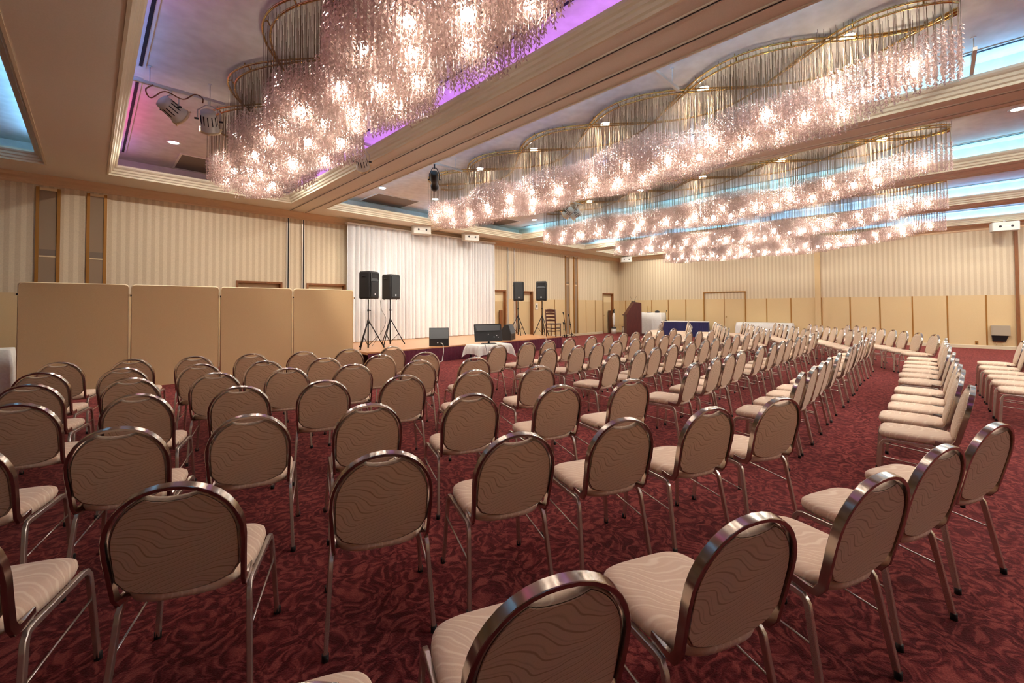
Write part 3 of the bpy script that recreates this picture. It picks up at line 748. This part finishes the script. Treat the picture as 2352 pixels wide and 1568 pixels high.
table(TVX, TVY, TR, 1.1, .62, .45, 'low table hidden under a white cloth in front of the stage')
draped('tablecloth', 'white cloth thrown over the low television table, corners hanging', TVX, TVY, TR, 1.1, .62, .45, .24, amp=.018, corners=1.0)
t = thing('television', 'black flat television seen from behind on the white low table', 'television', (TVX+.02,TVY+.02,.457), math.radians(-27))
tl = Matrix.Translation((0,.0,.07)) @ Matrix.Rotation(math.radians(-15),4,'X')
b = MB(); b.bbox(-.40,.40,0,.035,0,.50,.01); b.xf(tl); b.build('screen_panel', M['black'], t)
b = MB(); b.loft([[(-.36,-.002,.28),(.36,-.002,.28),(.36,-.002,.455),(-.36,-.002,.455)],[(-.34,-.035,.30),(.34,-.035,.30),(.35,-.012,.44),(-.35,-.012,.44)]]); b.xf(tl); b.build('rear_bulge', M['dkgrey'], t)
for x, z in ((.0,.20),(.16,.12),(.24,.16),(.28,.11)):
    b = MB(); b.box(x-.014, x+.014, -.008, 0, z-.009, z+.009, 0); b.xf(tl); b.build('port', M['logo'], t)
b = MB(); b.tube([(0,.015,.015),(0,.015,.09)], .03, 8); b.bbox(-.20,.20,-.10,.12,0,.015,.006); b.build('stand', M['black'], t)
cable('power_cable', [(7.72,8.85,.50),(7.6,8.6,.464),(7.52,8.5,.45),(7.53,8.46,.25),(7.55,8.44,.02)], .005, M['rubber'], 'thin dark cable falling from the television over the white cloth')

# white cloth table at the far left
draped('tablecloth', 'white cloth over a table at the left edge behind the folding screen', -1.75, 10.9, 0, 1.66, .6, .83, .8, amp=.015)
table(-1.75, 10.9, 0, 1.6, .6, .83, 'table under a white cloth at the left edge')

# ------------------------------------------------------------------ back of the hall: lectern, tables
t = thing('lectern', 'tall dark red wooden lectern standing by the far corner', 'lectern', (19.6,10.86,0), math.radians(132))
pr = [(-.42,0),(.32,0),(.32,1.62),(.30,1.66),(-.02,1.70),(-.42,1.08)]
b = MB(); b.loft([[(-.36,py,pz) for py,pz in pr],[(.36,py,pz) for py,pz in pr]]); b.xf(Matrix.Rotation(math.radians(90),4,'Z')); b.build('body', M['maroonwood'], t)
b = MB(); b.box(-.40,.40,-.47,-.42,1.02,1.08); b.xf(Matrix.Rotation(math.radians(90),4,'Z')); b.build('paper_ledge', M['maroonwood'], t)
b = MB(); b.bbox(-.38,.38,-.44,.34,0,.07,.01); b.xf(Matrix.Rotation(math.radians(90),4,'Z')); b.build('plinth', M['maroonwood'], t)
t = thing('desk_microphone', 'black desk microphone with two thin stalks on the lectern', 'microphone', (19.68,10.90,1.70), math.radians(-48))
b = MB(); b.bbox(-.10,.10,-.05,.05,0,.035,.01); b.build('base', M['black'], t)
for s in (-1,1):
    b = MB(); b.tube([(s*.05,0,.03),(s*.08,.0,.16),(s*.15,0,.26)], .004, 6); b.tube([(s*.14,0,.245),(s*.165,0,.285)], .010, 6); b.build('stalk', M['bsteel'], t)
WT = (20.95,10.68)
table(WT[0], WT[1], PI/2, 1.5, .5, 1.14, 'tall table under a white cloth beside the lectern')
draped('tablecloth', 'white cloth over the tall table right of the lectern', WT[0], WT[1], PI/2, 1.5, .5, 1.14, 1.08, amp=.012)
t = thing('carry_bag', 'small black bag lying on the tall white table', 'bag', (20.95,10.25,1.147), .3)
b = MB(); b.loft([[( .2*f*math.cos(a), .12*f*math.sin(a), z) for a in [2*PI*k/16 for k in range(16)]] for f, z in ((.85,0),(1,.03),(.95,.08),(.5,.115))], 0, True, True, True); b.build('bag_body', M['black'], t)
b = MB(); b.tube([(-.1,0,.10),(0,0,.14),(.1,0,.10)], .008, 6); b.build('handle', M['rubber'], t)
t = thing('document_stand', 'two slim upright posts on a dark foot on the tall white table', 'stand', (20.95,10.72,1.147), 0)
b = MB(); b.bbox(-.08,.08,-.12,.08,0,.02,.006); b.build('base', M['black'], t)
for s in (-1,1):
    b = MB(); b.tube([(0,s*.07-.02,.02),(0,s*.07-.02,.36)], .012, 6); b.build('post', M['strip'], t)
b = MB(); b.add([(-.12,-.1,0),(.1,-.12,0),(.12,.1,0),(-.1,.12,0),(-.12,-.1,.012),(.1,-.12,.012),(.12,.1,.012),(-.1,.12,.012)], [(3,2,1,0),(4,5,6,7),(0,1,5,4),(1,2,6,5),(2,3,7,6),(3,0,4,7)])
o = b.build('paper_stack', M['paper'], None, (20.9,11.1,1.147)); tag(o, 'white papers lying on the tall white table near the lectern', 'papers')
# navy skirted table
NA = math.atan2(7.66-9.73, 20.9-20.3); NX, NY = 20.85, 8.78
table(NX, NY, NA, 2.1, .6, .735, 'folding table inside a navy skirt by the back wall')
t = thing('table_skirt', 'navy blue pleated skirt with a white top cloth around the table by the back wall', 'table skirt', (NX,NY,0), NA)
b = MB(); per = []
for k in range(120): per.append((-1.07+2.14*k/120, -.32, 0, -1))
for k in range(34): per.append((1.07, -.32+.64*k/34, 1, 0))
for k in range(120): per.append((1.07-2.14*k/120, .32, 0, 1))
for k in range(34): per.append((-1.07, .32-.64*k/34, -1, 0))
b.loft([[(x+nx*(.02+.016*math.sin(i*1.4)), y+ny*(.02+.016*math.sin(i*1.4)), .01) for i,(x,y,nx,ny) in enumerate(per)], [(x+nx*.005*math.sin(i*1.4), y+ny*.005*math.sin(i*1.4), .715) for i,(x,y,nx,ny) in enumerate(per)]], 0, False, False, True); b.build('pleats', M['navy'], t)
b = MB(); b.bbox(-1.075,1.075,-.325,.325,.712,.748,.008); b.build('top_cloth', M['cloth'], t)
t = thing('table_microphone', 'small black gooseneck microphone on the left end of the navy table', 'microphone', (20.45,9.55,.75), .4)
b = MB(); b.bbox(-.07,.07,-.06,.06,0,.03,.008); b.build('base', M['black'], t)
b = MB(); b.tube([(0,0,.03),(0,.0,.35),(.03,-.02,.48)], .006, 6); b.build('gooseneck', M['bsteel'], t)
b = MB(); b.tube([(.028,-.018,.47),(.045,-.03,.53)], .016, 8); b.build('capsule', M['black'], t)
WA = math.atan2(4.34-6.47, 21.1-20.9)
table(21.25, 5.42, WA, 2.1, .6, .735, 'long table under a white cloth at the back wall right of the double door')
draped('tablecloth', 'white cloth over the long table at the back wall right of the double door', 21.25, 5.42, WA, 2.12, .62, .735, .7, amp=.012)
# wrapped stand and little trolley left of the lectern
t = thing('wrapped_stand', 'slim white wrapped stand with a black head and round base by the corner', 'stand', (20.35,12.45,0), 0)
b = MB(); b.tube([(0,0,.30),(0,0,.6),(.0,0,.95),(0,0,1.12)], [.06,.07,.08,.05], 10); b.build('wrapped_column', M['cloth'], t)
b = MB(); b.cyl((0,0), .15, 0, .30, 16, 0, .13); b.build('base', M['white'], t)
b = MB(); b.cyl((0,0), .14, .28, .34, 16); b.build('band', M['black'], t)
b = MB()
b.tube([(-.08,0,1.12),(.08,0,1.32)], .028, 8); b.tube([(.08,0,1.12),(-.08,0,1.32)], .028, 8); b.build('clamp_head', M['black'], t)
t = thing('luggage_rack', 'low folding rack with pale upright legs left of the lectern', 'rack', (20.98,11.95,0), math.radians(-45))
b = MB(); b.bbox(-.32,.32,-.16,.16,.36,.39,.008); b.build('top', M['dkwood'], t)
for k in range(4):
    b = MB(); b.tube([(-.28+.187*k,-.12,.37),(-.28+.187*k,-.12,0)], .022, 6); b.tube([(-.28+.187*k,.12,.37),(-.28+.187*k,.12,0)], .022, 6); b.build('leg_pair', M['white'], t)

# dark board leaning in the far doorway, wooden step leaning in the stage doorway
b = MB(); b.bbox(-.14,.14,-.03,.03,0,1.25,.01); o = b.build('leaning_board', M['dkwood'], None, (20.80,12.98,.0), .1); tag(o, 'dark board standing in the far doorway near the corner', 'board')
b = MB(); b.bbox(-.09,.09,-.03,.03,0,1.0,.01); o = b.build('leaning_board', M['brown'], None, (12.35,12.98,ZS), .1); o.location[2] = 0.0; o.scale[2] = 1.35; tag(o, 'brown board standing in the doorway beside the white curtain', 'board')

# small wall fixtures
t = thing('wall_telephone', 'pale wall panel with a dark handset beside the right speaker', 'intercom', (14.55,YW,1.5), 0)
b = MB(); b.bbox(-.09,.09,-.03,0,-.14,.14,.008); b.build('plate', M['plate'], t)
b = MB(); b.bbox(-.025,.03,-.05,-.028,-.05,.07,.006); b.build('handset', M['black'], t)
t = thing('wall_box', 'grey box with a dark underside fixed low on the back wall', 'wall box', (XB,-1.44,.63), 0)
b = MB(); b.box(-.16,0,-.21,.21,-.16,.17); b.build('housing', M['grey'], t)
b = MB(); b.loft([[(-.15,-.17,-.17),(-.15,.2,-.17),(-.01,.2,-.17),(-.01,-.17,-.17)],[(-.10,-.11,-.36),(-.10,.18,-.36),(-.01,.18,-.36),(-.01,-.11,-.36)]]); b.build('bag', M['black'], t)
b = MB(); b.tube([(-.02,-.05,-.36),(-.02,-.05,-.5)], .006, 6); b.tube([(-.02,.10,-.36),(-.02,.10,-.5)], .006, 6); b.build('lead', M['cream'], t)
t = thing('wall_socket', 'small brass socket plate low on the back wall left of the grey box', 'socket', (XB,-.90,.19), 0)
b = MB(); b.box(-.012,0,-.04,.04,-.06,.06); b.build('plate', M['strip'], t)
b = MB(); b.box(-.016,-.01,-.012,.012,-.03,-.01); b.box(-.016,-.01,-.012,.012,.01,.03); b.build('outlet', M['black'], t)

# white ceiling boxes with a slotted face
def cbox(x, y, z, rot, label):
    t = thing('ceiling_fixture', label, 'ceiling fixture', (x,y,z), rot, 'white ceiling boxes')
    b = MB(); b.bbox(-.30,.30,-.16,.16,-.17,.12,.02); b.build('housing', M['white'], t)
    for s in (-1,1):
        b = MB(); b.tube([(s*.13,-.165,-.03),(s*.13,-.158,-.03)], .035, 14, up=(0,0,1)); b.build('lamp_port', M['black'], t)
    b = MB(); b.box(-.10,.10,-.166,-.158,-.045,-.015); b.build('slot_bar', M['paper'], t)
    b = MB(); b.tube([(0,0,.1),(0,0,ZT-z)], .03, 8); b.build('stem', M['white'], t)
cbox(7.95, 12.25, 4.12, math.radians(-18), 'white ceiling box above the left half of the curtain')
cbox(10.1, 12.25, 4.12, math.radians(-16), 'white ceiling box above the right half of the curtain')
cbox(21.0, 12.05, 4.08, math.radians(-48), 'white ceiling box in the far corner')
cbox(21.1, -1.55, 4.05, math.radians(-80), 'white ceiling box at the right edge above the back wall')

# ------------------------------------------------------------------ lighting tracks and spotlights
def track(x0, x1, y, label, z=4.46):
    t = thing('lighting_track', label, 'lighting track', (0,0,0), 0, 'lighting tracks')
    b = MB(); b.box(x0, x1, y-.018, y+.018, z-.02, z+.02); b.build('rail', M['white'], t)
    for x in (x0+.22, x1-.18):
        b = MB(); b.tube([(x,y,z+.02),(x,y,ZC)], .006, 6); b.tube([(x,y,ZC-.012),(x,y,ZC)], .025, 8); b.build('drop_rod', M['white'], t)
def spot(pos, target, label, black=False, power=0, z=4.44, size=62, blend=.6, mesh=True):
    p = Vector(pos); d = (Vector(target)-p).normalized()
    t = thing('spotlight', label, 'spotlight', pos, 0, 'stage spotlights'); mm = M['black'] if black else M['white']
    R = d.to_track_quat('-Z', 'Y').to_matrix().to_4x4()
    b = MB()
    if black: b.lathe([(.03,.20),(.075,.19),(.08,.08),(.085,.0),(.065,-.02),(.065,-.16),(.085,-.18),(.085,-.26)], 18, 0, R)
    else: b.lathe([(.02,.13),(.09,.125),(.095,.06),(.098,-.02),(.11,-.10),(.12,-.12),(.12,-.15)], 20, 0, R)
    b.build('housing', mm, t)
    if not black:
        b = MB()
        for k in range(12):
            a = 2*PI*k/12; c, s_ = math.cos(a), math.sin(a)
            p0, p1 = R@Vector((c*.0965,s_*.0965,.075)), R@Vector((c*.101,s_*.101,-.055)); b.bar([p0,p1], R@Vector((-s_,c,0)), .006, .003)
        b.build('vent_slots', M['slot'], t)
        b = MB(); b.lathe([(.112,-.135),(.128,-.14),(.13,-.165),(.114,-.17)], 20, 0, R)
        for k in range(3): a = 2*PI*k/3+.5; b.tube([R@Vector((math.cos(a)*.12,math.sin(a)*.12,-.15)), R@Vector((math.cos(a)*.155,math.sin(a)*.155,-.155))], .012, 6)
        b.build('front_ring', M['cream'], t)
    b = MB(); zl = -.27 if black else -.155; rl = .07 if black else .105
    b.lathe([(rl,zl),(rl*.6,zl-.004),(.001,zl-.006)], 18, 0, R); b.build('lens', M['lens'], t)
    b = MB(); top = Vector((0,0,z-pos[2])); sd = (R@Vector((1,0,0))).normalized(); w = .10 if black else .135
    b.tube([sd*w, sd*w+Vector((0,0,.12)), top*.75+sd*.04, top*.75-sd*.04, -sd*w+Vector((0,0,.12)), -sd*w], .009, 6); b.tube([top*.72, top], .018, 8); b.build('yoke', mm, t)
    for s_ in (-1,1):
        b = MB(); b.tube([sd*s_*w*.9, sd*s_*(w+.035)], .014, 8); b.build('tilt_knob', M['black'], t)
    if power:
        li = bpy.data.lights.new('spot_lamp', 'SPOT'); li.energy = power; li.spot_size = math.radians(size); li.spot_blend = blend; li.color = (1,.9,.78); li.shadow_soft_size = .05
        o = bpy.data.objects.new('spot_lamp', li); C.objects.link(o); o.parent = t; o.location = d*(.30 if black else .19); o.rotation_euler = d.to_track_quat('-Z','Y').to_euler()
TYS = 7.25
track(.30, 1.36, TYS, 'pale lighting track with two white spotlights left of the nearest chandelier')
track(2.75, 3.62, TYS, 'pale lighting track behind the right edge of the nearest chandelier')
track(4.75, 5.75, TYS, 'pale lighting track with the black spotlight')
track(9.1, 10.2, TYS, 'pale lighting track left of the third chandelier')
track(4.75, 5.7, 2.45, 'short white track without lamps left of the second chandelier')
track(7.25, 8.1, -.35, 'short white track at the near right end of the second ceiling recess')
SP = .5
spot((.74,7.25,4.20), (5.6,10.4,1.9), 'white can spotlight, left of the two on the left track', power=160*SP)
spot((1.17,7.25,4.17), (2.3,10.8,.3), 'white can spotlight, right of the two on the left track', power=0)
spot((3.45,7.25,4.12), (7.2,12.4,1.0), 'white can spotlight below the right edge of the nearest chandelier', power=420*SP)
spot((5.02,7.25,4.12), (9.0,12.5,1.0), 'black profile spotlight left of the second chandelier', black=True, power=520*SP)
spot((9.55,7.25,4.15), (10.2,12.5,1.0), 'white can spotlight, left of the pair below the second chandelier', power=360*SP)
spot((9.9,7.25,4.15), (8.0,12.4,1.2), 'white can spotlight, right of the pair below the second chandelier', power=300*SP)
cable('lamp_cable', [(.55,7.2,4.43),(.47,7.08,4.30),(.52,7.06,4.20),(.66,7.05,4.33),(.85,7.08,4.30),(.98,7.1,4.42),(1.06,7.05,4.38),(1.06,7.02,4.30)], .008, M['brown'], 'brown flex looped between the two white spotlights on the left track')

# ------------------------------------------------------------------ camera, world, view
cam = bpy.data.cameras.new('camera'); co = bpy.data.objects.new('camera', cam); C.objects.link(co)
yaw, pitch, roll = .778, .0209, -.004
fw = Vector((math.sin(yaw)*math.cos(pitch), math.cos(yaw)*math.cos(pitch), math.sin(pitch)))
r0 = Vector((math.cos(yaw), -math.sin(yaw), 0)); u0 = r0.cross(fw)
rr = math.cos(roll)*r0 + math.sin(roll)*u0; uu = -math.sin(roll)*r0 + math.cos(roll)*u0
co.matrix_world = Matrix(((rr.x,uu.x,-fw.x,0),(rr.y,uu.y,-fw.y,0),(rr.z,uu.z,-fw.z,1.5),(0,0,0,1)))
cam.sensor_width = 36; cam.lens = 973.35/2352*36; cam.shift_x = (1176-1167.37)/2352; cam.shift_y = (683.36-784)/2352; cam.clip_start = .02
sc = bpy.context.scene; sc.camera = co
w = bpy.data.worlds.new('world'); sc.world = w; w.use_nodes = True
w.node_tree.nodes['Background'].inputs[0].default_value = (1,.85,.7,1); w.node_tree.nodes['Background'].inputs[1].default_value = .02
sc.view_settings.view_transform = 'Standard'; sc.view_settings.look = 'None'; sc.view_settings.gamma = 1; sc.view_settings.exposure = .60
cy = sc.cycles
cy.max_bounces = 6; cy.diffuse_bounces = 4; cy.glossy_bounces = 3; cy.transmission_bounces = 4; cy.transparent_max_bounces = 6
cy.sample_clamp_indirect = 4; cy.caustics_reflective = False; cy.caustics_refractive = False
cy.use_adaptive_sampling = True; cy.adaptive_threshold = .03; cy.use_denoising = True; cy.use_light_tree = True
